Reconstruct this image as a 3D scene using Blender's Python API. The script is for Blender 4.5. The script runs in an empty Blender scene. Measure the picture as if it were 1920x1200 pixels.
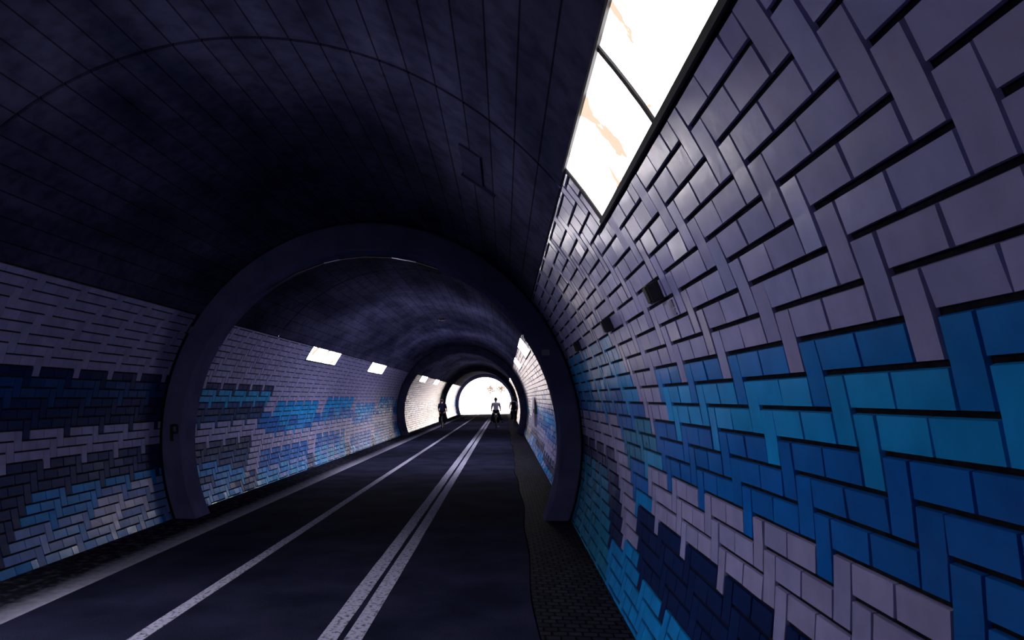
import bpy, bmesh, math, random
from mathutils import Vector, Matrix
random.seed(7)
scn = bpy.context.scene
COL = scn.collection
PI = math.pi

# ------------------------------------------------------------------ tunnel dimensions (metres; y runs down the tunnel)
CX, ZC, RX, EZ = -2.1957, 1.1694, 3.3265, 1.0362       # lining: centre, horizontal radius, vertical stretch
RZ = RX * EZ
RI = 2.985                                             # inner radius of the arches
ZT = 3.2995                                            # top of the tiling
TH_T = math.asin((ZT - ZC) / RZ)
TH_F = -math.asin(ZC / RZ)
Y0, Y1 = -10.0, 81.3
RIBS = [(10.58, 11.17), (35.9, 36.5), (61.75, 62.35), (80.65, 81.3)]
JOINTS = [-4.3, 5.06, 14.66, 24.03, 33.4, 43.2, 52.6, 71.5]

def lin(th, dr=0.0):
    return (CX + (RX + dr) * math.cos(th), ZC + (RZ + dr * EZ) * math.sin(th))

# arc length table
_N = 6000
_TH = [TH_F - 0.02 + (PI / 2 + 0.05 - TH_F) * i / _N for i in range(_N + 1)]
_AL = [0.0]
for _i in range(_N):
    a, b = lin(_TH[_i]), lin(_TH[_i + 1])
    _AL.append(_AL[-1] + math.hypot(b[0] - a[0], b[1] - a[1]))
def _interp(x, xs, ys):
    lo, hi = 0, len(xs) - 1
    if x <= xs[0]: return ys[0]
    if x >= xs[-1]: return ys[-1]
    while hi - lo > 1:
        m = (lo + hi) // 2
        if xs[m] <= x: lo = m
        else: hi = m
    t = (x - xs[lo]) / (xs[hi] - xs[lo])
    return ys[lo] + t * (ys[hi] - ys[lo])
AL_T = _interp(TH_T, _TH, _AL)
S_MAX = AL_T - _interp(TH_F, _TH, _AL)
def th_s(s): return _interp(AL_T - s, _AL, _TH)
def wpt(side, y, s, h=0.0):
    """point on the tiled wall, s metres of arc below the tile top, h metres off the wall into the tunnel"""
    th = th_s(s)
    x, z = lin(th)
    nx, nz = -math.cos(th) / RX, -math.sin(th) / RZ
    l = math.hypot(nx, nz)
    x += h * nx / l; z += h * nz / l
    if side < 0: x = 2 * CX - x
    return (x, y, z)

# ------------------------------------------------------------------ materials
def mat(name):
    m = bpy.data.materials.new(name); m.use_nodes = True
    nt = m.node_tree; b = nt.nodes['Principled BSDF']
    return m, nt, b
def noise_mix(nt, c1, c2, scale, detail=6, lo=.35, hi=.65, coord=None, stretch=None):
    tc = nt.nodes.new('ShaderNodeTexCoord'); n = nt.nodes.new('ShaderNodeTexNoise')
    n.inputs['Scale'].default_value = scale; n.inputs['Detail'].default_value = detail
    src = tc.outputs['Object']
    if stretch:
        mp = nt.nodes.new('ShaderNodeMapping'); mp.inputs['Scale'].default_value = stretch
        nt.links.new(src, mp.inputs['Vector']); src = mp.outputs['Vector']
    nt.links.new(src, n.inputs['Vector'])
    r = nt.nodes.new('ShaderNodeValToRGB')
    r.color_ramp.elements[0].position = lo; r.color_ramp.elements[0].color = (*c1, 1)
    r.color_ramp.elements[1].position = hi; r.color_ramp.elements[1].color = (*c2, 1)
    nt.links.new(n.outputs['Fac'], r.inputs['Fac'])
    return r.outputs['Color'], n.outputs['Fac']
def bump(nt, b, fac, strength, dist):
    bp = nt.nodes.new('ShaderNodeBump'); bp.inputs['Strength'].default_value = strength
    bp.inputs['Distance'].default_value = dist
    nt.links.new(fac, bp.inputs['Height']); nt.links.new(bp.outputs['Normal'], b.inputs['Normal'])
def matte(nt, b, rough=.9, gloss=0.0):
    # plain diffuse surface: dusty, without any gloss
    d = nt.nodes.new('ShaderNodeBsdfDiffuse'); d.inputs['Roughness'].default_value = rough
    d.inputs['Color'].default_value = b.inputs['Base Color'].default_value
    for l in list(nt.links):
        if l.to_node == b and l.to_socket.name == 'Base Color': nt.links.new(l.from_socket, d.inputs['Color'])
        if l.to_node == b and l.to_socket.name == 'Normal': nt.links.new(l.from_socket, d.inputs['Normal'])
    mx = nt.nodes.new('ShaderNodeMixShader'); mx.inputs['Fac'].default_value = gloss
    nt.links.new(d.outputs['BSDF'], mx.inputs[1]); nt.links.new(b.outputs['BSDF'], mx.inputs[2])
    nt.links.new(mx.outputs['Shader'], nt.nodes['Material Output'].inputs['Surface'])
def simple(name, c1, c2=None, scale=8, rough=.7, metal=0, bmp=0, bscale=None):
    m, nt, b = mat(name)
    if rough > .7: b.inputs['Specular IOR Level'].default_value = .12
    b.inputs['Roughness'].default_value = rough; b.inputs['Metallic'].default_value = metal
    if c2:
        c, f = noise_mix(nt, c1, c2, scale)
        nt.links.new(c, b.inputs['Base Color'])
    else:
        b.inputs['Base Color'].default_value = (*c1, 1)
    if bmp:
        _, f = noise_mix(nt, (0,)*3, (1,)*3, bscale or scale * 4)
        bump(nt, b, f, bmp, .01)
    if rough > .7: matte(nt, b)
    return m

def mat_concrete():
    m, nt, b = mat('board_marked_concrete')
    b.inputs['Roughness'].default_value = .75; b.inputs['Specular IOR Level'].default_value = .08
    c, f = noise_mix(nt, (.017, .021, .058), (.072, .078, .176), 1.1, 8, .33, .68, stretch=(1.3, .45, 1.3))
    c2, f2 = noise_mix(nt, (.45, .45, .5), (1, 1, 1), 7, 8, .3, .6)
    mx = nt.nodes.new('ShaderNodeMix'); mx.data_type = 'RGBA'; mx.blend_type = 'MULTIPLY'; mx.inputs['Factor'].default_value = .8
    nt.links.new(c, mx.inputs['A']); nt.links.new(c2, mx.inputs['B'])
    # shuttering boards: uv.x is the arc length, uv.y the distance down the tunnel
    uv = nt.nodes.new('ShaderNodeUVMap'); uv.uv_map = 'arc'
    br = nt.nodes.new('ShaderNodeTexBrick')
    br.offset = .5; br.squash = 1
    br.inputs['Scale'].default_value = 1; br.inputs['Brick Width'].default_value = 60; br.inputs['Row Height'].default_value = .235
    br.inputs['Mortar Size'].default_value = .0075; br.inputs['Mortar Smooth'].default_value = .35; br.inputs['Bias'].default_value = 0
    br.inputs['Color1'].default_value = (.86, .86, .86, 1); br.inputs['Color2'].default_value = (1, 1, 1, 1); br.inputs['Mortar'].default_value = (.12, .12, .14, 1)
    sp = nt.nodes.new('ShaderNodeSeparateXYZ'); cb = nt.nodes.new('ShaderNodeCombineXYZ')
    nt.links.new(uv.outputs['UV'], sp.inputs['Vector']); nt.links.new(sp.outputs['Y'], cb.inputs['X']); nt.links.new(sp.outputs['X'], cb.inputs['Y'])
    nt.links.new(cb.outputs['Vector'], br.inputs['Vector'])
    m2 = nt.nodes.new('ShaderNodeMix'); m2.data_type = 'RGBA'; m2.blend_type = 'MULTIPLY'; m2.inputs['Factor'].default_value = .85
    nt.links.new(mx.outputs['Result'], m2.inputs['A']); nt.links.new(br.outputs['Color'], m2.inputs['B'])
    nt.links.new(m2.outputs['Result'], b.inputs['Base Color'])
    ad = nt.nodes.new('ShaderNodeMath'); ad.operation = 'MULTIPLY_ADD'; ad.inputs[1].default_value = -1.0
    mu = nt.nodes.new('ShaderNodeMath'); mu.operation = 'MULTIPLY'; mu.inputs[1].default_value = .35
    nt.links.new(f2, mu.inputs[0]); nt.links.new(br.outputs['Fac'], ad.inputs[0]); nt.links.new(mu.outputs[0], ad.inputs[2])
    bump(nt, b, ad.outputs[0], .6, .012)
    b.inputs['Specular Tint'].default_value = (.62, .60, 1, 1)
    matte(nt, b, .9, .16)
    return m

def mat_tile():
    m, nt, b = mat('glazed_wall_tile')
    at = nt.nodes.new('ShaderNodeVertexColor'); at.layer_name = 'glaze'
    c, f = noise_mix(nt, (.80, .80, .82), (1.08, 1.06, 1.06), 5, 8, .3, .7)
    mx = nt.nodes.new('ShaderNodeMix'); mx.data_type = 'RGBA'; mx.blend_type = 'MULTIPLY'; mx.inputs['Factor'].default_value = 1
    nt.links.new(at.outputs['Color'], mx.inputs['A']); nt.links.new(c, mx.inputs['B'])
    nt.links.new(mx.outputs['Result'], b.inputs['Base Color'])
    b.inputs['Roughness'].default_value = .23
    b.inputs['Specular IOR Level'].default_value = .42
    n = nt.nodes.new('ShaderNodeTexNoise'); n.inputs['Scale'].default_value = 14; n.inputs['Detail'].default_value = 3
    tc = nt.nodes.new('ShaderNodeTexCoord'); nt.links.new(tc.outputs['Object'], n.inputs['Vector'])
    bump(nt, b, n.outputs['Fac'], .22, .006)
    return m

def mat_asphalt():
    m, nt, b = mat('asphalt')
    c, f = noise_mix(nt, (.010, .012, .030), (.022, .025, .058), 1.3, 8, .35, .65)
    c2, f2 = noise_mix(nt, (.55, .55, .6), (1.35, 1.35, 1.35), 95, 3, .3, .72)
    mx = nt.nodes.new('ShaderNodeMix'); mx.data_type = 'RGBA'; mx.blend_type = 'MULTIPLY'; mx.inputs['Factor'].default_value = 1
    nt.links.new(c, mx.inputs['A']); nt.links.new(c2, mx.inputs['B']); nt.links.new(mx.outputs['Result'], b.inputs['Base Color'])
    b.inputs['Roughness'].default_value = .85
    b.inputs['Specular IOR Level'].default_value = .12
    bump(nt, b, f2, .5, .006)
    matte(nt, b, .9, .12)
    return m

def mat_paint(worn=.34):
    m, nt, b = mat('worn_road_paint')
    c, f = noise_mix(nt, (.09, .10, .15), (.42, .43, .62), 26, 8, worn, worn + .16)
    nt.links.new(c, b.inputs['Base Color']); b.inputs['Roughness'].default_value = .7
    bump(nt, b, f, .4, .004)
    matte(nt, b)
    return m

def mat_kerb():
    # whitewashed edge that grows darker from the road side towards the wall
    m, nt, b = mat('graded_whitewashed_edge')
    tc = nt.nodes.new('ShaderNodeTexCoord'); sp = nt.nodes.new('ShaderNodeSeparateXYZ')
    nt.links.new(tc.outputs['Object'], sp.inputs['Vector'])
    mr = nt.nodes.new('ShaderNodeMapRange'); mr.inputs['From Min'].default_value = -4.70; mr.inputs['From Max'].default_value = -4.28
    nt.links.new(sp.outputs['X'], mr.inputs['Value'])
    n = nt.nodes.new('ShaderNodeTexNoise'); n.inputs['Scale'].default_value = 9; n.inputs['Detail'].default_value = 8
    nt.links.new(tc.outputs['Object'], n.inputs['Vector'])
    a = nt.nodes.new('ShaderNodeMath'); a.operation = 'MULTIPLY_ADD'; a.inputs[1].default_value = .7; a.inputs[2].default_value = -.35
    nt.links.new(n.outputs['Fac'], a.inputs[0])
    s = nt.nodes.new('ShaderNodeMath'); s.operation = 'ADD'; s.use_clamp = True
    nt.links.new(mr.outputs['Result'], s.inputs[0]); nt.links.new(a.outputs[0], s.inputs[1])
    mx = nt.nodes.new('ShaderNodeMix'); mx.data_type = 'RGBA'
    mx.inputs['A'].default_value = (.010, .011, .020, 1); mx.inputs['B'].default_value = (.27, .275, .40, 1)
    nt.links.new(s.outputs[0], mx.inputs['Factor']); nt.links.new(mx.outputs['Result'], b.inputs['Base Color'])
    b.inputs['Roughness'].default_value = .75
    bump(nt, b, n.outputs['Fac'], .4, .006)
    matte(nt, b)
    return m

def mat_cobble():
    m, nt, b = mat('cobble_strip')
    tc = nt.nodes.new('ShaderNodeTexCoord')
    br = nt.nodes.new('ShaderNodeTexBrick'); br.offset = .5
    br.inputs['Scale'].default_value = 1; br.inputs['Brick Width'].default_value = .115; br.inputs['Row Height'].default_value = .1
    br.inputs['Mortar Size'].default_value = .012; br.inputs['Mortar Smooth'].default_value = .6
    br.inputs['Color1'].default_value = (.010, .011, .022, 1); br.inputs['Color2'].default_value = (.022, .023, .042, 1); br.inputs['Mortar'].default_value = (.003, .003, .006, 1)
    mp = nt.nodes.new('ShaderNodeMapping'); nt.links.new(tc.outputs['Object'], mp.inputs['Vector'])
    n = nt.nodes.new('ShaderNodeTexNoise'); n.inputs['Scale'].default_value = 6
    nt.links.new(tc.outputs['Object'], n.inputs['Vector'])
    vm = nt.nodes.new('ShaderNodeVectorMath'); vm.operation = 'MULTIPLY_ADD'; vm.inputs[1].default_value = (.03, .03, 0)
    nt.links.new(n.outputs['Color'], vm.inputs[0]); nt.links.new(mp.outputs['Vector'], vm.inputs[2])
    nt.links.new(vm.outputs['Vector'], br.inputs['Vector'])
    nt.links.new(br.outputs['Color'], b.inputs['Base Color'])
    b.inputs['Roughness'].default_value = .6
    iv = nt.nodes.new('ShaderNodeMath'); iv.operation = 'SUBTRACT'; iv.inputs[0].default_value = 1
    nt.links.new(br.outputs['Fac'], iv.inputs[1])
    bump(nt, b, iv.outputs[0], .9, .03)
    matte(nt, b, .9, .1)
    return m

def mat_lamp(LAMP_E, col=(1, .93, .93)):
    # milky lamp cover, lit from behind, with patches of dust and dead insects along its lower edges
    m = bpy.data.materials.new('lit_lamp_cover'); m.use_nodes = True
    nt = m.node_tree; nt.nodes.clear()
    out = nt.nodes.new('ShaderNodeOutputMaterial'); em = nt.nodes.new('ShaderNodeEmission')
    tc = nt.nodes.new('ShaderNodeTexCoord')
    n = nt.nodes.new('ShaderNodeTexNoise'); n.inputs['Scale'].default_value = 3.0; n.inputs['Detail'].default_value = 6; n.inputs['Distortion'].default_value = .6
    nt.links.new(tc.outputs['Object'], n.inputs['Vector'])
    r = nt.nodes.new('ShaderNodeValToRGB')
    r.color_ramp.elements[0].position = .515; r.color_ramp.elements[0].color = (0, 0, 0, 1)
    r.color_ramp.elements[1].position = .59; r.color_ramp.elements[1].color = (1, 1, 1, 1)
    nt.links.new(n.outputs['Fac'], r.inputs['Fac'])
    mx = nt.nodes.new('ShaderNodeMix'); mx.data_type = 'RGBA'
    mx.inputs['A'].default_value = (LAMP_E * col[0], LAMP_E * col[1], LAMP_E * col[2], 1)
    mx.inputs['B'].default_value = (1.05, .78, .60, 1)
    nt.links.new(r.outputs['Color'], mx.inputs['Factor']); nt.links.new(mx.outputs['Result'], em.inputs['Color'])
    nt.links.new(em.outputs['Emission'], out.inputs['Surface'])
    return m

M = dict(
    concrete=mat_concrete(), tile=mat_tile(), asphalt=mat_asphalt(), paint=mat_paint(), kerb=mat_kerb(), cobble=mat_cobble(), lamp=mat_lamp(46.0), lamp_far=mat_lamp(26.0, (1, .86, .86)), lamp_weak=mat_lamp(5.2), lamp_strong=mat_lamp(72.0), lamp_boosted=mat_lamp(110.0),  # lamp strengths set apart to balance the light on the walls
    grout=simple('dark_grout', (.010, .010, .018), (.022, .022, .032), 20, .9),
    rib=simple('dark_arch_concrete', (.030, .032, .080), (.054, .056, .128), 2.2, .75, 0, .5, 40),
    rib_lit=simple('lit_arch_concrete', (.095, .102, .24), (.135, .145, .32), 2.2, .75, 0, .5, 40),  # arch concrete paled to stand in for light on the nearest arch
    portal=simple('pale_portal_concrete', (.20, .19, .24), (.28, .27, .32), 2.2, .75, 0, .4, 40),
    patch=simple('patched_concrete', (.030, .034, .085), (.048, .053, .125), 3, .9, 0, .5, 30),
    frame=simple('dark_metal_frame', (.005, .006, .012), None, 1, .6, 0),
    steel=simple('brushed_steel', (.50, .48, .56), None, 1, .3, .9),
    black=simple('black_plastic', (.008, .008, .012), None, 1, .45),
    plate=simple('grey_plate', (.30, .29, .40), (.22, .22, .32), 20, .5),
    panel=simple('grey_painted_metal', (.26, .24, .36), (.20, .19, .30), 5, .4),
    stain=simple('grey_stencil_ink', (.09, .09, .17), (.20, .19, .30), 60, .6),
    green=simple('green_sign', (.01, .20, .16), (.02, .28, .22), 9, .4),
    paving=simple('pale_paving', (.62, .60, .58), (.72, .70, .68), 3, .8),
    added_wall=simple('pale_added_wall', (.72, .70, .68), (.8, .78, .76), 2, .8),
    leaf=simple('sunlit_leaves', (.03, .022, .017), (.22, .165, .13), 3, .6),
    bark=simple('pale_bark', (.05, .04, .03), (.08, .06, .05), 8, .8),
    skin=simple('skin', (.42, .26, .20), None, 1, .5),
    hair=simple('dark_hair', (.02, .015, .015), None, 1, .5),
    shirt=simple('pale_shirt', (.80, .80, .92), (.7, .7, .85), 9, .8),
    navy=simple('dark_blue_cloth', (.010, .012, .045), (.018, .020, .06), 9, .8),
    dark=simple('black_cloth', (.008, .008, .014), None, 1, .8),
    rubber=simple('tyre_rubber', (.012, .012, .014), None, 1, .6),
    bike=simple('dark_bike_paint', (.015, .016, .03), None, 1, .3, .4),
)

# ------------------------------------------------------------------ object helpers
def link(name, me, m=None, parent=None, smooth=False):
    o = bpy.data.objects.new(name, me); COL.objects.link(o)
    if m:
        for mm in (m if isinstance(m, (list, tuple)) else [m]): me.materials.append(mm)
    if parent: o.parent = parent
    if smooth:
        for p in me.polygons: p.use_smooth = True
    return o
def from_lists(name, V, F, m, parent=None, smooth=False):
    me = bpy.data.meshes.new(name); me.from_pydata(V, [], F); me.update()
    return link(name, me, m, parent, smooth)
def obj(name, bm, m, parent=None, smooth=False, off=None):
    if off is not None: bmesh.ops.translate(bm, verts=bm.verts, vec=-Vector(off))
    bmesh.ops.recalc_face_normals(bm, faces=bm.faces)
    me = bpy.data.meshes.new(name); bm.to_mesh(me); bm.free()
    return link(name, me, m, parent, smooth)
def thing(name, label, cat, loc=(0, 0, 0), rotz=0, group=None):
    o = bpy.data.objects.new(name, None); COL.objects.link(o)
    o.empty_display_size = .2
    o.location = loc; o.rotation_euler = (0, 0, rotz); o['label'] = label; o['category'] = cat
    if group: o['group'] = group
    return o
def tag(o, label, cat, group=None):
    o['label'] = label; o['category'] = cat
    if group: o['group'] = group
    return o
def struct(o): o['kind'] = 'structure'; return o
def add_box(bm, c, s, bev=0, rot=None):
    r = bmesh.ops.create_cube(bm, size=1)
    vs = r['verts']
    bmesh.ops.scale(bm, vec=s, verts=vs)
    if bev:
        es = list({e for v in vs for e in v.link_edges})
        g = bmesh.ops.bevel(bm, geom=es, offset=bev, segments=2, profile=.5, affect='EDGES')
        vs = list({v for f in g['faces'] for v in f.verts} | {v for v in vs if v.is_valid})
    if rot is not None: bmesh.ops.rotate(bm, cent=(0, 0, 0), matrix=rot, verts=vs)
    bmesh.ops.translate(bm, vec=c, verts=vs)
    return vs
def add_tube(bm, pts, rad, n=8, closed=False, caps=True):
    pts = [Vector(p) for p in pts]; N = len(pts)
    rads = rad if isinstance(rad, (list, tuple)) else [rad] * N
    rings = []; up = None
    for i, p in enumerate(pts):
        if closed: t = pts[(i + 1) % N] - pts[i - 1]
        else: t = pts[min(i + 1, N - 1)] - pts[max(i - 1, 0)]
        t.normalize()
        if up is None:
            up = Vector((0, 0, 1)) if abs(t.z) < .9 else Vector((1, 0, 0))
        a = t.cross(up)
        if a.length < 1e-4: a = t.cross(Vector((0, 1, 0)))
        a.normalize(); b = a.cross(t).normalized(); up = b
        rings.append([bm.verts.new(p + (a * math.cos(2 * PI * k / n) + b * math.sin(2 * PI * k / n)) * rads[i]) for k in range(n)])
    m = N if closed else N - 1
    for i in range(m):
        A, B = rings[i], rings[(i + 1) % N]
        for k in range(n):
            bm.faces.new((A[k], A[(k + 1) % n], B[(k + 1) % n], B[k]))
    if caps and not closed:
        bm.faces.new(rings[0]); bm.faces.new(rings[-1][::-1])
def add_ball(bm, c, r, sc=(1, 1, 1), seg=14):
    g = bmesh.ops.create_uvsphere(bm, u_segments=seg, v_segments=max(6, seg * 2 // 3), radius=r)
    bmesh.ops.scale(bm, vec=sc, verts=g['verts']); bmesh.ops.translate(bm, vec=c, verts=g['verts'])
    return g['verts']

# ------------------------------------------------------------------ lamps: where they sit (side, y start, y end)
PANE = 1.57
LAMPS = [(1, 1.47, 4.61), (-1, 3.85, 5.42), (1, 17.3, 20.44), (-1, 17.5, 20.64), (1, 25.5, 28.64), (-1, 25.75, 28.89),
         (1, 42.0, 45.1), (-1, 41.95, 45.05), (1, 50.3, 53.4), (-1, 50.3, 53.4), (1, -6.75, -3.61), (-1, -6.75, -3.61)]
LS0, LS1 = .012, .405

# ------------------------------------------------------------------ tiled walls
PAL = {'P': (.295, .30, .60), 'd': (.004, .17, .60), 'L': (.006, .30, .80), 'D': (.003, .125, .54), 'N': (.004, .017, .10), 'K': (.004, .045, .20),
       'B': (.005, .24, .72), 'C': (.03, .45, .85), 'T': (.006, .20, .44), 'S': (.15, .27, .68), 'W': (.58, .58, .92), 'E': (.010, .28, .66)}
RND = random.Random(3)
def band(k, o, low='B', nlen=4):
    if k < o: return 'P'
    if k == o: return 'd'
    if k < o + 3: return 'L'
    if k < o + 6: return 'D'
    if k < o + 9: return 'P'
    if k < o + 9 + nlen: return 'N'
    return low
def right_near(k, j):
    if j <= 1 and 17 <= k <= 19 and j < 2: return 'D' if k == 17 else 'P'
    if j <= 4: return band(k, 11)
    if j == 5: return 'P' if k < 14 else band(k, 11)
    if j == 6:
        if k < 8: return 'P'
        return 'L' if k < 13 else 'D' if k < 14 else 'T' if k < 16 else 'E' if k < 17 else 'P' if k < 20 else band(k, 11)
    if j == 7:
        if k < 8: return 'P'
        return 'L' if k < 12 else 'D' if k < 15 else 'T' if k < 17 else 'D' if k < 19 else 'B' if k < 20 else band(k, 11)
    if k < 8: return 'P'
    if k < 12: return 'L'
    if k < 14: return 'd' if j < 11 else 'D'
    if j == 8: return 'P' if k < 23 else 'B'
    if k < 17: return 'P'
    if j == 9: return 'N' if k < 24 else 'B'
    if k < 19: return 'N'
    return 'T'
def left_near(k, j):
    if k >= 21:
        if j < 3: return 'N'
        if k == 21: return 'B'
        if j == 3 or k == 27: return RND.choice('BBSE')
        if j in (5, 6, 7) and k < 26: return RND.choice('WSWSSB')
        return RND.choice('SBSB')
    return {9: 'N', 10: 'K', 11: 'K', 12: 'N', 13: 'N', 14: 'N'}.get(k) or band(k, 9, 'B', 3)
def left_far(k, j):
    if j == 5 or (j > 5 and (j - 5) % 6 == 0):
        return 'P' if k < (14 if j == 5 else 15) else 'D' if k < 17 else 'P' if k < 24 else 'K'
    if j < 5:
        if k >= 21:
            if k == 21: return 'B' if j < 3 else 'K'
            if k == 27: return 'E'
            return RND.choice('WSSB') if j in (0, 1) and k < 26 else RND.choice('SBKB') if j < 3 else RND.choice('BKEB')
        return {9: 'N', 10: 'E', 11: 'E', 12: 'K', 13: 'N', 14: 'K', 18: 'N', 19: 'N', 20: 'K'}.get(k) or band(k, 9, 'B', 3)
    o = (12, 11, 13, 11, 12)[((j - 5) // 6) % 5]
    c = band(k, o, 'B', 3)
    r = RND.random()
    if c == 'd': return 'B'
    if c == 'N': return 'D'
    if c == 'D': return 'B' if r < .4 else 'D'
    if c == 'B': return 'S' if r < .25 else 'E' if r < .5 else 'B'
    return c
def right_far(k, j):
    o = (13, 15, 14)[(j // 6) % 3]
    c = band(k, o, 'B', 2)
    return 'S' if c in 'DB' and RND.random() < .4 else c

def tiles(side, ya, yb, y11, per, W, s0, cf, V, F, C):
    rnd = random.Random(int(ya * 100) + side)
    blocked = [(a - .03, b + .03) for sd, a, b in LAMPS if sd == side]
    H = 2 * W
    k0 = -3
    def put(y1, y2, sa, sb, col):
        y1, y2 = max(y1, ya + .01), min(y2, yb - .01)
        sa, sb = max(sa, .012), min(sb, S_MAX - .005)
        if y2 - y1 < .02 or sb - sa < .02: return
        for a, b in blocked:
            if y2 > a and y1 < b and sa < LS1 + .03:
                if sb <= LS1 + .05: 
                    if y1 < a - .04: y2 = a
                    elif y2 > b + .04: y1 = b
                    else: return
                else: sa = LS1 + .035
        if y2 - y1 < .02 or sb - sa < .02: return
        g = .004; gs = .010
        y1 += g; y2 -= g; sa += gs; sb -= gs * .7
        base = PAL[col]
        f = 1 + rnd.uniform(-.10, .10); hue = rnd.uniform(-.05, .05)
        c = (base[0] * f * (1 + hue), base[1] * f, base[2] * f * (1 - hue * .5), 1)
        jy, js = rnd.gauss(0, .0011), rnd.gauss(0, .0009)
        h = .015 + rnd.uniform(-.0012, .0012)
        e = .003
        n0 = len(V)
        steps = 2 if sb - sa > .17 else 1
        for t in range(steps + 1):
            s = sa + (sb - sa) * t / steps
            ss = s + (e if t == 0 else -e if t == steps else 0)
            hh = h + js * (2 * t / steps - 1)
            V.append(wpt(side, y1, s, 0)); V.append(wpt(side, y1 + e, ss, hh - jy)); V.append(wpt(side, y2 - e, ss, hh + jy)); V.append(wpt(side, y2, s, 0))
        fs = []
        for t in range(steps):
            q = n0 + 4 * t
            for u in range(3): fs.append((q + u, q + u + 1, q + u + 5, q + u + 4))
        fs.append((n0, n0 + 1, n0 + 2, n0 + 3)); q = n0 + 4 * steps; fs.append((q + 3, q + 2, q + 1, q))
        for f_ in fs:
            F.append(f_ if side > 0 else f_[::-1]); C.append(c)
    for k in range(k0, 30):
        sa = s0 + .125 * k
        if sa > S_MAX: break
        if sa + .25 < 0: continue
        jlo = int(math.floor((ya - y11 + (k - 11) * W) / per)) - 1
        jhi = int(math.ceil((yb - y11 + (k - 11) * W) / per)) + 2
        for j in range(jlo, jhi + 1):
            yv = y11 + per * j - (k - 11) * W
            col = cf(k, j)
            put(yv - W, yv, sa, sa + .25, col)
            if sa + .125 > 0:
                Hl = (per - 2 * W) / 2
                put(yv - W - Hl, yv - W, sa, sa + .125, col)
                put(yv - W - 2 * Hl, yv - W - Hl, sa, sa + .125, col)

def tile_wall(name, side, secs):
    V, F, C = [], [], []
    # grout backing swept down the tunnel
    NS, ys = 26, [Y0, -1.5] + [10.0 * i for i in range(1, 9)] + [Y1]
    for y in ys:
        for i in range(NS + 1): V.append(wpt(side, y, S_MAX * i / NS, 0))
    for a in range(len(ys) - 1):
        for i in range(NS):
            q = a * (NS + 1) + i
            f = (q, q + 1, q + NS + 2, q + NS + 1)
            F.append(f if side < 0 else f[::-1]); C.append((0, 0, 0, 1))
    nb = len(F)
    for s in secs: tiles(side, *s, V, F, C)
    me = bpy.data.meshes.new(name); me.from_pydata(V, [], F)
    me.materials.append(M['grout']); me.materials.append(M['tile'])
    me.polygons.foreach_set('material_index', [0 if i < nb else 1 for i in range(len(F))])
    ca = me.color_attributes.new('glaze', 'FLOAT_COLOR', 'CORNER')
    buf = []
    for p in me.polygons:
        buf.extend(list(C[p.index]) * p.loop_total)
    ca.data.foreach_set('color', buf)
    me.update()
    return struct(link(name, me))
WR = tile_wall('wall_right', 1, [
    (-1.5, 10.55, 1.863, .793, .1322, .05, right_near), (11.2, 35.87, 12.3, .79, .1316, .05, right_far),
    (36.53, 61.72, 37.0, .79, .1316, .05, right_far), (62.38, 80.62, 63.0, .79, .1316, .05, right_far)])
WL = tile_wall('wall_left', -1, [
    (-1.5, 10.55, 7.393 - .39, .77, .1283, -.025, left_near), (11.2, 35.87, 12.455, .785, .1308, .06, left_far),
    (36.53, 61.72, 37.3, .785, .1308, .06, right_far), (62.38, 80.62, 63.2, .785, .1308, .06, right_far)])

# ------------------------------------------------------------------ ceiling with expansion joints
def build_ceiling():
    ys = [(Y0, 0)]
    for j in JOINTS:
        ys += [(j - .021, 0), (j - .015, .04), (j + .015, .04), (j + .021, 0)]
    ys.append((Y1, 0)); ys.sort()
    full = []
    for a, b in zip(ys, ys[1:]):
        full.append(a); n = int((b[0] - a[0]) // 3)
        for i in range(1, n + 1): full.append((a[0] + (b[0] - a[0]) * i / (n + 1), 0))
    full.append(ys[-1])
    NA = 72; V, F, UV = [], [], []
    arc = [0]
    for i in range(NA):
        t0 = TH_T + (PI - 2 * TH_T) * i / NA; t1 = TH_T + (PI - 2 * TH_T) * (i + 1) / NA
        a, b = lin(t0), lin(t1); arc.append(arc[-1] + math.hypot(a[0] - b[0], a[1] - b[1]))
    for y, d in full:
        for i in range(NA + 1):
            x, z = lin(TH_T + (PI - 2 * TH_T) * i / NA, d); V.append((x, y, z))
    for a in range(len(full) - 1):
        for i in range(NA):
            q = a * (NA + 1) + i
            F.append((q, q + 1, q + NA + 2, q + NA + 1))
            UV.append([(arc[i], full[a][0]), (arc[i + 1], full[a][0]), (arc[i + 1], full[a + 1][0]), (arc[i], full[a + 1][0])])
    me = bpy.data.meshes.new('ceiling'); me.from_pydata(V, [], F)
    uv = me.uv_layers.new(name='arc'); k = 0
    for p in me.polygons:
        for li, q in zip(p.loop_indices, UV[p.index]): uv.data[li].uv = q
        p.use_smooth = abs(p.normal.y) < .2
    jy = set(y for y, d in full if any(abs(y - j) < .03 for j in JOINTS))
    sh = me.attributes.new('sharp_edge', 'BOOLEAN', 'EDGE')
    sh.data.foreach_set('value', [V[e.vertices[0]][1] == V[e.vertices[1]][1] and V[e.vertices[0]][1] in jy for e in me.edges])
    return struct(link('ceiling', me, M['concrete']))
CEIL = build_ceiling()
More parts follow.
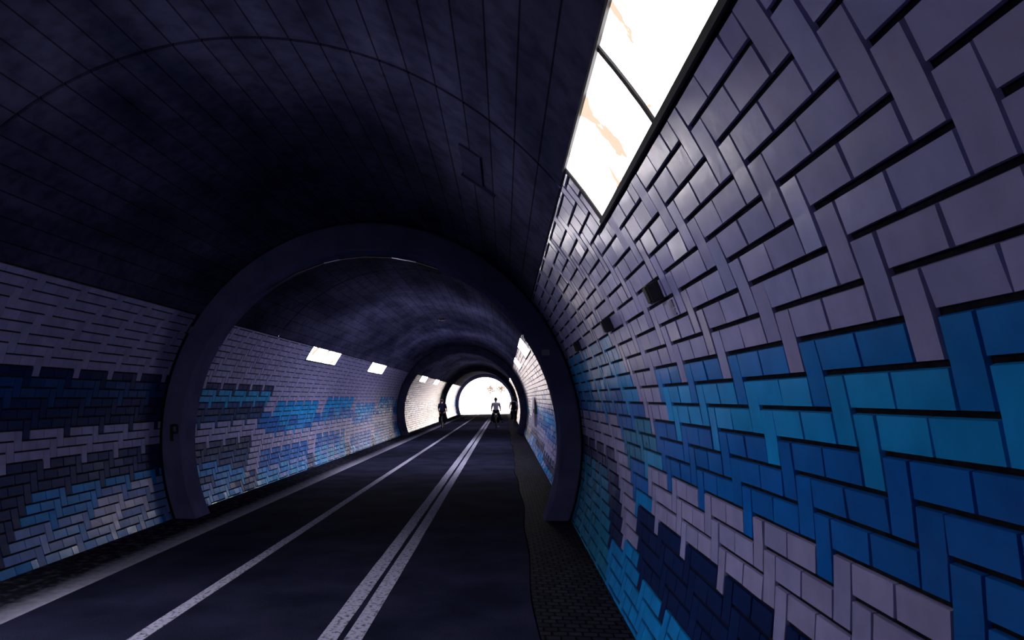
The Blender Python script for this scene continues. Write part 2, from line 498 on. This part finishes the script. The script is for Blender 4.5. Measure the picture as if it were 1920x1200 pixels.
# a patched formwork square in the ceiling concrete
def curved_slab(y0, y1, t0, t1, d0, d1, n=8):
    bm = bmesh.new(); L = []
    for i in range(n + 1):
        t = t0 + (t1 - t0) * i / n
        L.append([bm.verts.new((lin(t, -d)[0], y, lin(t, -d)[1])) for y, d in ((y0, d0), (y0, d1), (y1, d1), (y1, d0))])
    for a, b in zip(L, L[1:]):
        for u in range(4): bm.faces.new((a[u], a[(u + 1) % 4], b[(u + 1) % 4], b[u]))
    bm.faces.new(L[0]); bm.faces.new(L[-1][::-1])
    return bm
obj('patch_panel', curved_slab(6.02, 6.84, math.radians(52.1), math.radians(55.9), -.01, .016), M['patch'], CEIL)
obj('panel_rail', curved_slab(6.84, 6.88, math.radians(49.6), math.radians(56.3), -.01, .03), M['patch'], CEIL)

# unseen wall added far behind the viewer to block the sky light
bm = bmesh.new()
vs = [bm.verts.new((lin(TH_F + (PI - 2 * TH_F) * i / 60)[0], Y0 + .02, lin(TH_F + (PI - 2 * TH_F) * i / 60)[1])) for i in range(61)]
bm.faces.new(vs)
struct(obj('wall_back_blocker', bm, M['rib']))

# ------------------------------------------------------------------ floor
XL, XR = wpt(-1, 0, S_MAX)[0], wpt(1, 0, S_MAX)[0]
def edge_x(y): return .245 + .028 * math.sin(y * .55 + 1.0) + .018 * math.sin(y * 1.7)
def strip(xa, xb, z0, ys, z1=None):
    bm = bmesh.new(); prev = None
    for y in ys:
        a = xa(y) if callable(xa) else xa; b = xb(y) if callable(xb) else xb
        cur = [bm.verts.new((a, y, z0 if z1 is None else z1)), bm.verts.new((b, y, z0)), bm.verts.new((b, y, -.15)), bm.verts.new((a, y, -.15))]
        if prev:
            for u in range(4): bm.faces.new((prev[u], prev[(u + 1) % 4], cur[(u + 1) % 4], cur[u]))
        else: bm.faces.new(cur)
        prev = cur
    bm.faces.new(prev[::-1])
    return bm
bm = bmesh.new(); add_box(bm, (CX, (Y0 + 81.2) / 2, -.22), (7.4, 81.2 - Y0, .16)); struct(obj('floor_base', bm, M['grout']))
YS = [Y0 + (Y1 - Y0) * i / 240 for i in range(241)]
FLOOR = struct(obj('floor', strip(-4.30, edge_x, 0, YS), M['asphalt']))
struct(obj('baseboard_left', strip(XL - .15, -4.298, .004, YS, .016), M['kerb']))
struct(obj('baseboard_right', strip(lambda y: edge_x(y) + .012, XR + .15, .006, YS), M['cobble']))
def paint_strip(name, xa, xb, ya, yb, z=.004, parent=FLOOR):
    bm = bmesh.new(); n = max(2, int((yb - ya) / .5)); prev = None; rnd = random.Random(name + str(xa))
    for i in range(n + 1):
        y = ya + (yb - ya) * i / n
        a, b = xa + rnd.uniform(-.004, .004), xb + rnd.uniform(-.004, .004)
        cur = [bm.verts.new((a, y, z)), bm.verts.new((b, y, z)), bm.verts.new((b, y, -.01)), bm.verts.new((a, y, -.01))]
        if prev:
            for u in range(4): bm.faces.new((prev[u], prev[(u + 1) % 4], cur[(u + 1) % 4], cur[u]))
        else: bm.faces.new(cur)
        prev = cur
    bm.faces.new(prev[::-1])
    return obj(name, bm, M['paint'], parent)
paint_strip('lane_line', -2.98, -2.85, Y0 + .1, 80.4)['label'] = 'single white line left of the double line'
paint_strip('lane_line', -1.468, -1.318, Y0 + .1, 80.4)['label'] = 'left stripe of the double white line'
paint_strip('lane_line', -1.262, -1.122, Y0 + .1, 80.4)['label'] = 'right stripe of the double white line'
for x, y in ((-3.55, 66.0), (-1.75, 67.5)):
    bm = bmesh.new()
    pts = [(-.09, -1.2), (.09, -1.2), (.09, .35), (.36, .35), (0, 1.3), (-.36, .35), (-.09, .35)]
    top = [bm.verts.new((x + a, y + b, .004)) for a, b in pts]
    f = bm.faces.new(top); g = bmesh.ops.extrude_face_region(bm, geom=[f])
    bmesh.ops.translate(bm, vec=(0, 0, -.012), verts=[e for e in g['geom'] if isinstance(e, bmesh.types.BMVert)])
    obj('arrow_marking', bm, M['paint'], FLOOR)

# ------------------------------------------------------------------ arches
ZJ = 2.7995
def arch(ya, yb, label, m, ei, back=0.0):
    root = thing('concrete_arch', label, 'arch', (CX, ya, 0), group='concrete arches across the tunnel')
    off = (CX, ya, 0)
    def pt(t, r): # r 0 inner .. 1 outer
        xi, zi = CX + RI * math.cos(t), ZC + RI * ei * math.sin(t)
        xo, zo = lin(t, .04)
        return (xi + (xo - xi) * r, zi + (zo - zi) * r)
    tj = math.asin((ZJ - ZC) / (RI * ei)) 
    gap = .006
    tf = -math.asin(ZC / (RI * ei)) + .0
    def seg(name, t0, t1):
        n = max(8, int((t1 - t0) * 26)); bm = bmesh.new(); L = []
        bv = .018
        prof = [(0, ya + bv), (bv / .34, ya), (.80, ya), (.81, ya + .16), (1, ya + .16), (1, yb - .1), (.83, yb - .1), (.82, yb), (bv / .34, yb), (0, yb - bv)]
        for i in range(n + 1):
            t = t0 + (t1 - t0) * i / n
            L.append([bm.verts.new((pt(t, r)[0], y, max(pt(t, r)[1], -.05))) for r, y in prof])
        K = len(prof)
        for a, b in zip(L, L[1:]):
            for u in range(K): bm.faces.new((a[u], a[(u + 1) % K], b[(u + 1) % K], b[u]))
        bm.faces.new(L[0]); bm.faces.new(L[-1][::-1])
        if name == 'arch_crown':      # recessed backing of the two construction joints
            for t in (t0, t1):
                q = []
                for tt in (t - 3 * gap, t + 3 * gap):
                    q.append([bm.verts.new((pt(tt, r)[0], y, pt(tt, r)[1])) for r, y in ((.05, ya + .02), (1, ya + .02), (1, yb - .02), (.05, yb - .02))])
                for u in range(4): bm.faces.new((q[0][u], q[0][(u + 1) % 4], q[1][(u + 1) % 4], q[1][u]))
                bm.faces.new(q[0]); bm.faces.new(q[1][::-1])
        return obj(name, bm, m, root, off=off)
    seg('arch_leg', tf - .03, tj - gap); seg('arch_crown', tj + gap, PI - tj - gap); seg('arch_leg', PI - tj + gap, PI - tf + .03)
    return root, off
lab = ['nearest and largest dark concrete arch crossing the tunnel ceiling',
       'second dark concrete arch, just beyond the lit white lamps on the left wall',
       'third dark concrete arch, standing behind the cyclists deep in the tunnel',
       'pale grey concrete arch framing the bright tunnel mouth']
ARCH = []
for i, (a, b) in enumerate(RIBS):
    ARCH.append(arch(a, b, lab[i], M[('rib_lit', 'rib', 'rib', 'portal')[i]], (1.0, 1.02, 1.03, 1.03)[i]))
A1, A1o = ARCH[0]
# metal flats under the nearest crown; two steel lengths stand in for shine
pts = []
for a in (66, 73, 80.6, 89, 97, 102, 112, 122):
    t = math.radians(a); pts.append((CX + (RI - .008) * math.cos(t), ZC + (RI - .008) * math.sin(t)))
for i, (p, q) in enumerate(zip(pts, pts[1:])):
    bright = i in (1, 4)
    d = Vector((q[0] - p[0], 0, q[1] - p[1])); L = d.length
    ang = -math.atan2(d.z, d.x)
    bm = bmesh.new(); add_box(bm, ((p[0] + q[0]) / 2, 10.98, (p[1] + q[1]) / 2), (L * .985, .05, .014), .003, Matrix.Rotation(ang, 3, 'Y'))
    o = obj('metal_strip', bm, M['steel'] if bright else M['frame'], A1, off=A1o)
    if bright: o['label'] = 'bright length of the metal strip, put in for its shine'
# number plate and painted mark on the nearest arch
bm = bmesh.new(); add_box(bm, (.616, 10.574, 2.493), (.115, .016, .085), .004); pl = obj('number_plate', bm, M['plate'], A1, off=A1o)
bm = bmesh.new()
for cx_, cz_, w_, h_ in ((-5.315, 1.405, .055, .27), (-5.255, 1.525, .1, .04), (-5.255, 1.405, .1, .04), (-5.215, 1.465, .04, .12)):
    add_box(bm, (cx_, 10.578, cz_), (w_, .008, h_))
obj('graffiti_mark', bm, M['black'], A1, off=A1o)

# ------------------------------------------------------------------ lamps
def lamp(side, ya, yb, label, m, added_blades=False):
    root = thing('wall_lamp', label, 'lamp', wpt(side, ya, LS1), group='tunnel wall lamps')
    off = wpt(side, ya, LS1)
    n = max(1, round((yb - ya) / PANE))
    def patch(bm, y0, y1, sa, sb, h0, h1, ns=4):
        L = []
        for i in range(ns + 1):
            s = sa + (sb - sa) * i / ns
            L.append([bm.verts.new(wpt(side, y, s, h)) for y, h in ((y0, h0), (y0, h1), (y1, h1), (y1, h0))])
        for a, b in zip(L, L[1:]):
            for u in range(4): bm.faces.new((a[u], a[(u + 1) % 4], b[(u + 1) % 4], b[u]))
        bm.faces.new(L[0]); bm.faces.new(L[-1][::-1])
    fw = .026
    bm = bmesh.new()
    patch(bm, ya - fw, yb + fw, LS1, LS1 + fw, -.01, .03, 1)
    patch(bm, ya - fw, yb + fw, LS0 - .012, LS0, -.01, .03, 1)
    for i in range(n + 1):
        y = ya + (yb - ya) * i / n
        w = fw if i in (0, n) else .018
        patch(bm, y - w, y + w, LS0, LS1, -.01, .016)
    obj('frame', bm, M['frame'], root, off=off)
    for i in range(n):
        a = ya + (yb - ya) * i / n + .02; b = ya + (yb - ya) * (i + 1) / n - .02
        bm = bmesh.new(); patch(bm, a, b, LS0, LS1, -.005, .008)
        obj('lamp_cover', bm, m, root, off=off)
    if added_blades:     # unseen blades added to narrow this lamp's light on the right wall
        bm = bmesh.new(); k = int((yb - ya) / .088)
        for i in range(1, k):
            y = ya + (yb - ya) * i / k
            patch(bm, y - .002, y + .002, LS0, LS1, .012, .085)
        obj('added_blades', bm, M['frame'], root, off=off)
    return root
LL = ['large near white lamp cut off by the top edge above the right tiles',
      'lamp with added light-narrowing blades on the left wall opposite the large near lamp, outside the view',
      'upper of two small lamps on the right wall seen through the nearest arch',
      'larger of the two lamps on the left wall beyond the nearest arch',
      'lower of two small lamps on the right wall seen through the nearest arch',
      'smaller second lamp on the left wall beyond the nearest arch',
      'first lamp on the right wall beyond the second arch, hidden by it',
      'tiny lamp on the left wall seen through the second arch',
      'last lamp on the right wall before the third arch',
      'last lamp on the left wall before the third arch',
      'lamp on the right wall behind the viewer, outside the view', 'lamp on the left wall behind the viewer, outside the view']
for i, ((s, a, b), l) in enumerate(zip(LAMPS, LL)): lamp(s, a, b, l, M[('lamp_weak', 'lamp_boosted')[i] if i < 2 else 'lamp' if i < 6 else 'lamp_strong' if i == 10 else 'lamp_weak' if i == 11 else 'lamp_far'], i == 1)

# ------------------------------------------------------------------ small fittings
for y, l in ((4.2, 'largest, nearest small black box on the pale right tiles'), (6.01, 'middle of three small black boxes on the right tiles'),
             (8.41, 'farthest small black box on the right tiles, next to the nearest arch')):
    root = thing('junction_box', l, 'box', wpt(1, y, 1.04, .01), group='small black boxes on the right wall')
    th = th_s(.99)
    rot = Matrix.Rotation(-(th), 3, 'Y')
    p = Vector(wpt(1, y, .99, .045)); off = wpt(1, y, 1.04, .01)
    bm = bmesh.new(); add_box(bm, p, (.075, .085, .115), .008, rot); obj('housing', bm, M['black'], root, off=off)
    p2 = Vector(wpt(1, y, .99, .086)); bm = bmesh.new(); add_box(bm, p2, (.012, .07, .095), .004, rot); obj('lid', bm, M['frame'], root, off=off)
# stencilled patch on one tile
bm = bmesh.new()
for (sa, sb, ya, yb) in ((1.072, 1.115, 4.03, 4.105), (1.122, 1.129, 4.03, 4.105), (1.136, 1.141, 4.04, 4.10), (1.148, 1.160, 4.03, 4.10)):
    v = [bm.verts.new(wpt(1, y, s, h)) for h in (.012, .019) for y, s in ((ya, sa), (yb, sa), (yb, sb), (ya, sb))]
    for q in ((0, 1, 2, 3), (4, 5, 6, 7), (0, 1, 5, 4), (1, 2, 6, 5), (2, 3, 7, 6), (3, 0, 4, 7)): bm.faces.new([v[i] for i in q])
st = obj('stencil_mark', bm, M['stain'], WR); st['label'] = 'faded grey stencil print on one tile below the nearest black box'
# grey cabinet standing off the right wall
root = thing('wall_cabinet', 'narrow upright grey cabinet on the right wall between first and second arch', 'cabinet', (1.09, 25.8, .80))
bm = bmesh.new(); add_box(bm, (0, 0, .52), (.11, 1.5, 1.04), .012); obj('body', bm, M['panel'], root)
bm = bmesh.new(); add_box(bm, (-.062, -.02, .53), (.014, 1.38, .94), .004); d = obj('door', bm, M['panel'], root)
bm = bmesh.new(); add_box(bm, (-.08, -.6, .55), (.024, .03, .13), .006); obj('handle', bm, M['black'], d)
bm = bmesh.new(); add_box(bm, (-.02, -1.02, .70), (.08, .06, .5), .01); obj('side_rail', bm, M['black'], root)
# round fitting at the ceiling crown
x, z = lin(math.radians(87.3))
root = thing('round_ceiling_fitting', 'small round black rimmed fitting at the ceiling crown beyond the nearest arch', 'fitting', (x, 24.02, z))
bm = bmesh.new()
add_tube(bm, [(.095 * math.cos(2 * PI * i / 24), .095 * math.sin(2 * PI * i / 24), -.04) for i in range(24)], .032, 8, closed=True)
obj('rim', bm, M['black'], root, True)
bm = bmesh.new(); bmesh.ops.create_cone(bm, cap_ends=True, segments=24, radius1=.075, radius2=.085, depth=.09); bmesh.ops.translate(bm, vec=(0, 0, -.03), verts=bm.verts)
obj('lens', bm, M['plate'], root)
# green sign on the third arch
root = thing('green_sign', 'small green sign high on the left leg of the third arch', 'sign', (-5.36, 61.67, 1.95))
bm = bmesh.new(); add_box(bm, (0, -.03, .2), (.24, .04, .40), .008); obj('sign_face', bm, M['green'], root)
bm = bmesh.new(); add_box(bm, (0, .02, .2), (.1, .06, .2), .004); obj('bracket', bm, M['black'], root)

# ------------------------------------------------------------------ outside the tunnel mouth
bm = bmesh.new(); add_box(bm, (0, 111.3, -.1), (70, 60, .19)); struct(obj('floor_outside', bm, M['paving']))
root = thing('added_white_wall', 'pale wall added outside for the blown white below the trees', 'wall', (-2, 122, 0))  # added wall that gives the blown white under the tree crowns
bm = bmesh.new(); add_box(bm, (0, 0, 1.15), (46, .5, 2.3), .03); obj('wall_body', bm, M['added_wall'], root)
bm = bmesh.new(); add_box(bm, (0, 0, 2.36), (46.3, .7, .12), .02); obj('coping', bm, M['added_wall'], root)
def tree(x, y, h, r, label, seed):
    rnd = random.Random(seed)
    root = thing('tree', label, 'tree', (x, y, 0), group='trees beyond the tunnel mouth')
    bm = bmesh.new(); add_tube(bm, [(0, 0, -.02), (.04, .02, h * .4), (-.03, 0, h * .75), (.02, .02, h)], [.10, .08, .06, .03], 8)
    for i in range(9):
        a = rnd.uniform(0, 2 * PI); z0 = h * rnd.uniform(.45, .8); l = r * rnd.uniform(.6, 1.0)
        add_tube(bm, [(0, 0, z0), (l * .5 * math.cos(a), l * .5 * math.sin(a), z0 + l * .3), (l * math.cos(a), l * math.sin(a), z0 + l * .7)], [.035, .025, .01], 6)
    obj('trunk', bm, M['bark'], root)
    V, F = [], []
    for i in range(900):
        d = Vector((rnd.gauss(0, 1), rnd.gauss(0, 1), rnd.gauss(0, 1))).normalized() * r * rnd.random() ** .45
        c = Vector((0, 0, h)) + Vector((d.x, d.y, d.z * .8)); a = Vector((rnd.gauss(0, 1), rnd.gauss(0, 1), rnd.gauss(0, 1))).normalized()
        b = a.orthogonal().normalized(); s = rnd.uniform(.06, .12); q = len(V)
        cn = a.cross(b) * s * .15
        V += [c - a * s, c + b * s * .5 + cn, c + a * s, c - b * s * .5 + cn]; F.append((q, q + 1, q + 2)); F.append((q, q + 2, q + 3))
    from_lists('foliage', V, F, M['leaf'], root)
for a in ((-2.3, 125, 3.5, 1.0, 'leafy tree left of centre through the tunnel mouth', 1), (-.5, 126, 3.6, .95, 'leafy tree right of centre through the tunnel mouth', 2),
          (1.2, 127, 3.4, .5, 'smallest leafy tree at the right of the tunnel mouth', 3)): tree(*a)

# ------------------------------------------------------------------ cyclists
def capsule_chain(bm, pts, rads):
    """tapered round limb with ball joints, to be fused by a voxel remesh"""
    for i in range(len(pts) - 1):
        a, b = Vector(pts[i]), Vector(pts[i + 1])
        n = 4
        add_tube(bm, [a.lerp(b, k / n) for k in range(n + 1)], [rads[i] + (rads[i + 1] - rads[i]) * k / n for k in range(n + 1)], 12)
    for p, r in zip(pts, rads): add_ball(bm, p, r, seg=12)
def fuse(o, vox=.011, it=3):
    r = o.modifiers.new('fuse', 'REMESH'); r.mode = 'VOXEL'; r.voxel_size = vox; r.use_smooth_shade = True
    s = o.modifiers.new('smooth', 'SMOOTH'); s.iterations = it; s.factor = .5
def bicycle(loc, label):
    root = thing('bicycle', label, 'bicycle', loc, group='bicycles in the tunnel')
    def wheel(y, front):
        bm = bmesh.new()
        add_tube(bm, [(0, y + .335 * math.cos(2 * PI * i / 40), .345 + .335 * math.sin(2 * PI * i / 40)) for i in range(40)], .021, 8, closed=True)
        w = obj('wheel', bm, M['rubber'], root, True)
        bm = bmesh.new()
        add_tube(bm, [(0, y + .305 * math.cos(2 * PI * i / 40), .345 + .305 * math.sin(2 * PI * i / 40)) for i in range(40)], .011, 6, closed=True)
        for i in range(20):
            t = 2 * PI * i / 20; s = .03 if i % 2 else -.03
            add_tube(bm, [(s, y, .345), (0, y + .3 * math.cos(t), .345 + .3 * math.sin(t))], .002, 4)
        add_tube(bm, [(-.05, y, .345), (.05, y, .345)], .022, 10)
        obj('rim', bm, M['steel'], w, True)
        bm = bmesh.new()
        pr = [(0, y + .375 * math.cos(t), .345 + .375 * math.sin(t)) for t in [math.radians(a) for a in ((20, 50, 80, 110, 140, 165) if front else (200, 170, 140, 110, 80, 50))]]
        add_tube(bm, pr, .026, 8); obj('mudguard', bm, M['bike'], root, True)
    wheel(-.52, False); wheel(.53, True)
    bm = bmesh.new()
    bb = (0, -.08, .30); seat = (0, -.26, .88); head = (0, .36, .86); hlow = (0, .41, .70)
    for a, b, r in ((bb, seat, .017), (bb, hlow, .019), ((0, -.24, .80), (0, .37, .83), .017), (head, hlow, .02)):
        add_tube(bm, [a, b], r, 10)
    for s in (-1, 1):
        add_tube(bm, [(s * .02, -.1, .30), (s * .06, -.52, .345)], .010, 8); add_tube(bm, [(s * .02, -.24, .80), (s * .06, -.52, .345)], .009, 8)
        add_tube(bm, [(s * .03, .415, .69), (s * .055, .53, .345)], .012, 8)
    obj('frame', bm, M['bike'], root, True)
    bm = bmesh.new(); add_tube(bm, [(-.29, .2, 1.08), (-.2, .27, 1.09), (-.05, .335, 1.05), (0, .345, 1.04), (.05, .335, 1.05), (.2, .27, 1.09), (.29, .2, 1.08)], .012, 8)
    add_tube(bm, [(0, .345, 1.04), (0, .355, .86)], .014, 8); obj('handlebar', bm, M['steel'], root, True)
    bm = bmesh.new(); add_ball(bm, (0, -.33, .96), .12, (.95, 1.1, .32)); add_ball(bm, (0, -.16, .965), .07, (.6, 1.6, .4)); add_tube(bm, [(0, -.28, .95), seat], .014, 8)
    obj('saddle', bm, M['black'], root, True)
    bm = bmesh.new()
    add_tube(bm, [(.05, -.08 + .09 * math.cos(2 * PI * i / 20), .30 + .09 * math.sin(2 * PI * i / 20)) for i in range(20)], .006, 6, closed=True)
    add_tube(bm, [(-.06, -.08, .30), (.06, -.08, .30)], .015, 8)
    add_tube(bm, [(.065, -.08, .30), (.075, -.03, .14)], .009, 6); add_tube(bm, [(-.065, -.08, .30), (-.075, -.13, .46)], .009, 6)
    add_box(bm, (.125, -.03, .14), (.09, .08, .02)); add_box(bm, (-.125, -.13, .46), (.09, .08, .02))
    obj('crankset', bm, M['steel'], root)
    bm = bmesh.new()
    for s in (-1, 1):
        add_tube(bm, [(s * .055, -.34, .74), (s * .06, -.78, .75)], .006, 6); add_tube(bm, [(s * .06, -.7, .75), (s * .065, -.52, .345)], .005, 6)
    for k in range(4): add_tube(bm, [(-.06, -.42 - .11 * k, .75), (.06, -.42 - .11 * k, .75)], .005, 6)
    rr = obj('rear_rack', bm, M['bike'], root)
    for s in (-1, 1):
        bm = bmesh.new(); add_box(bm, (s * .135, -.56, .56), (.13, .30, .34), .03); obj('pannier_bag', bm, M['dark'], rr, True)
    return root
def hand(bm, wrist, palm_dir, side):
    """palm, four curled fingers and a thumb closed round a horizontal grip that runs along x"""
    w = Vector(wrist); d = Vector(palm_dir).normalized(); p = w + d * .075
    capsule_chain(bm, [w, w + d * .045, p], [.027, .034, .030])
    for i, (l, r) in enumerate(((.9, .0085), (1.0, .0088), (.95, .0085), (.78, .0075))):
        o = p + Vector((side * (.033 - .022 * i), 0, 0))
        k1 = o + Vector((0, .028 * l, -.006)); k2 = k1 + Vector((0, .010, -.026 * l)); k3 = k2 + Vector((0, -.020 * l, -.012))
        capsule_chain(bm, [o, k1, k2, k3], [r * 1.15, r * 1.05, r, r * .9])
    o = w + d * .035 + Vector((-side * .028, 0, -.008)); k1 = o + Vector((-side * .012, .03, -.022)); k2 = k1 + Vector((side * .004, .022, -.018))
    capsule_chain(bm, [o, k1, k2], [.012, .010, .0085])
def cyclist(loc, label, top, bottom, splay, pack, hat):
    root = thing('person', label, 'person', loc)
    hip = {s: Vector((s * .10, -.30, 1.02)) for s in (-1, 1)}
    if splay:   # both legs held out wide, coasting
        kn = {s: Vector((s * .20, .08, .76)) for s in (-1, 1)}; an = {-1: Vector((-.30, -.02, .43)), 1: Vector((.34, .0, .46))}
    else:
        kn = {-1: Vector((-.15, .10, .86)), 1: Vector((.14, .05, .63))}; an = {-1: Vector((-.125, -.15, .54)), 1: Vector((.125, -.06, .225))}
    pel = Vector((0, -.30, 1.05)); waist = Vector((0, -.25, 1.22)); chest = Vector((0, -.16, 1.42)); neck = Vector((0, -.11, 1.57)); head = Vector((0, -.06, 1.74))
    sh = {s: Vector((s * .185, -.13, 1.50)) for s in (-1, 1)}; el = {s: Vector((s * .255, -.02, 1.25)) for s in (-1, 1)}; wr = {s: Vector((s * .262, .135, 1.135)) for s in (-1, 1)}
    bm = bmesh.new()
    capsule_chain(bm, [pel, waist, chest], [.135, .12, .14])
    for s in (-1, 1):
        add_ball(bm, hip[s] + Vector((0, -.04, .0)), .11)
        capsule_chain(bm, [chest + Vector((s * .07, 0, .05)), sh[s]], [.10, .062])
        capsule_chain(bm, [sh[s], sh[s].lerp(el[s], .5), el[s], el[s].lerp(wr[s], .35), wr[s]], [.056, .05, .04, .041, .027])
        capsule_chain(bm, [hip[s], hip[s].lerp(kn[s], .5), kn[s], kn[s].lerp(an[s], .35), an[s]], [.09, .077, .056, .056, .036])
        capsule_chain(bm, [an[s], an[s] + Vector((s * .01, .06, -.045)), an[s] + Vector((s * .015, .14, -.06))], [.036, .034, .026])
        hand(bm, wr[s], (0, .75, -.42), s)
    capsule_chain(bm, [chest + Vector((0, .01, .08)), neck, neck + Vector((0, .02, .06))], [.085, .058, .056])
    add_ball(bm, head, .105, (.78, .98, 1.16), 18); add_ball(bm, head + Vector((0, .035, -.055)), .07, (.82, .95, 1.0))
    capsule_chain(bm, [head + Vector((0, .098, .015)), head + Vector((0, .118, -.02))], [.010, .015])           # nose
    add_ball(bm, head + Vector((0, .092, -.052)), .02, (1.2, .5, .35))                                          # mouth
    for s in (-1, 1):
        add_ball(bm, head + Vector((s * .083, -.005, -.01)), .03, (.3, .7, 1.0)); add_ball(bm, head + Vector((s * .032, .088, .012)), .014)
    body = obj('body', bm, M['skin'], root); fuse(body)
    def cloth(name, chains, m, balls=()):
        bm = bmesh.new()
        for c, r in chains: capsule_chain(bm, c, r)
        for c, r, sc in balls: add_ball(bm, c, r, sc)
        o = obj(name, bm, m, root); fuse(o, .013, 4); return o
    ch = [([pel + Vector((0, 0, .06)), waist, chest], [.152, .142, .156]), ([chest + Vector((0, 0, .05)), neck + Vector((0, -.01, -.03))], [.11, .072])]
    for s in (-1, 1):
        ch += [([chest + Vector((s * .07, 0, .05)), sh[s]], [.115, .074]), ([sh[s], sh[s].lerp(el[s], .75)], [.072, .062])]
    cloth('shirt', ch, M[top])
    ch = [([pel + Vector((-.07, -.02, 0)), pel + Vector((.07, -.02, 0))], [.142, .142])]
    for s in (-1, 1): ch += [([hip[s], hip[s].lerp(kn[s], .5), kn[s], kn[s].lerp(an[s], .8)], [.108, .095, .075, .062])]
    cloth('trousers', ch, M[bottom])
    for s in (-1, 1):
        a = an[s]; bm = bmesh.new(); capsule_chain(bm, [a + Vector((0, -.03, -.05)), a + Vector((s * .01, .06, -.062)), a + Vector((s * .02, .165, -.072))], [.042, .045, .034])
        o = obj('shoe', bm, M['dark'], root); fuse(o, .01)
    bm = bmesh.new(); add_ball(bm, head + Vector((0, -.018, .03)), .108, (.84, .98, 1.1), 18)
    if hat: add_ball(bm, head + Vector((0, -.05, .10)), .085, (1.25, 1.1, .7)); add_ball(bm, head + Vector((0, -.10, -.04)), .07, (1.2, .6, 1.1))
    for v in [v for v in bm.verts if v.co.y > head.y + .055 and v.co.z < head.z + .07]: v.co.y = head.y + .055
    obj('hair', bm, M['hair'], root, True)
    if pack:
        b = obj('backpack', (lambda q: (add_box(q, (0, -.40, 1.33), (.30, .19, .46), .06, None), q)[1])(bmesh.new()), M['dark'], root, True)
        bm = bmesh.new()
        for s in (-1, 1): add_tube(bm, [(s * .11, -.33, 1.50), (s * .12, -.17, 1.60), (s * .12, .02, 1.50), (s * .13, -.02, 1.28), (s * .13, -.2, 1.16)], .018, 8)
        obj('strap', bm, M['dark'], b, True)
        bm = bmesh.new(); add_box(bm, (0, -.505, 1.25), (.22, .05, .2), .02); obj('pocket', bm, M['dark'], b)
    return root
bicycle((-.5, 42.3, 0), 'bicycle under the middle cyclist in a pale shirt')
cyclist((-.5, 42.3, 0), 'person in a pale shirt riding away with legs held out, on the double line', 'shirt', 'navy', True, False, False)
bicycle((.62, 48.6, 0), 'bicycle under the cyclist beside the right wall')
cyclist((.62, 48.6, 0), 'person with a dark backpack cycling away beside the right wall', 'shirt', 'dark', False, True, True)
bicycle((-3.95, 45.2, 0), 'bicycle under the dark clothed cyclist beside the left edge line')
cyclist((-3.95, 45.2, 0), 'person in dark blue clothes cycling along the left edge line', 'navy', 'dark', False, False, False)

# ------------------------------------------------------------------ daylight
w = bpy.data.worlds.new('daylight'); scn.world = w; w.use_nodes = True
bg = w.node_tree.nodes['Background']; bg.inputs['Color'].default_value = (1, .89, .83, 1); bg.inputs['Strength'].default_value = 8.0

# ------------------------------------------------------------------ camera
cam = bpy.data.cameras.new('camera'); co = bpy.data.objects.new('camera', cam); COL.objects.link(co)
r_ = Vector((0.985694, 0.166822, -0.024018)); u_ = Vector((0.021724, 0.015562, 0.999643)); f_ = Vector((-0.167137, 0.985864, -0.011716))
mtx = Matrix((r_, u_, -f_)).transposed().to_4x4(); mtx.translation = (0, 0, 1.84)
co.matrix_world = mtx
cam.sensor_fit = 'HORIZONTAL'; cam.sensor_width = 36; cam.lens = 1312.3164 * 36 / 1920
cam.shift_x = (960 - 723.33) / 1920; cam.shift_y = (766.69 - 600) / 1920
cam.clip_start = .05; cam.clip_end = 500
scn.camera = co
scn.view_settings.view_transform = 'Standard'; scn.view_settings.look = 'None'
scn.view_settings.exposure = 0; scn.view_settings.gamma = 1; scn.view_settings.use_curve_mapping = False
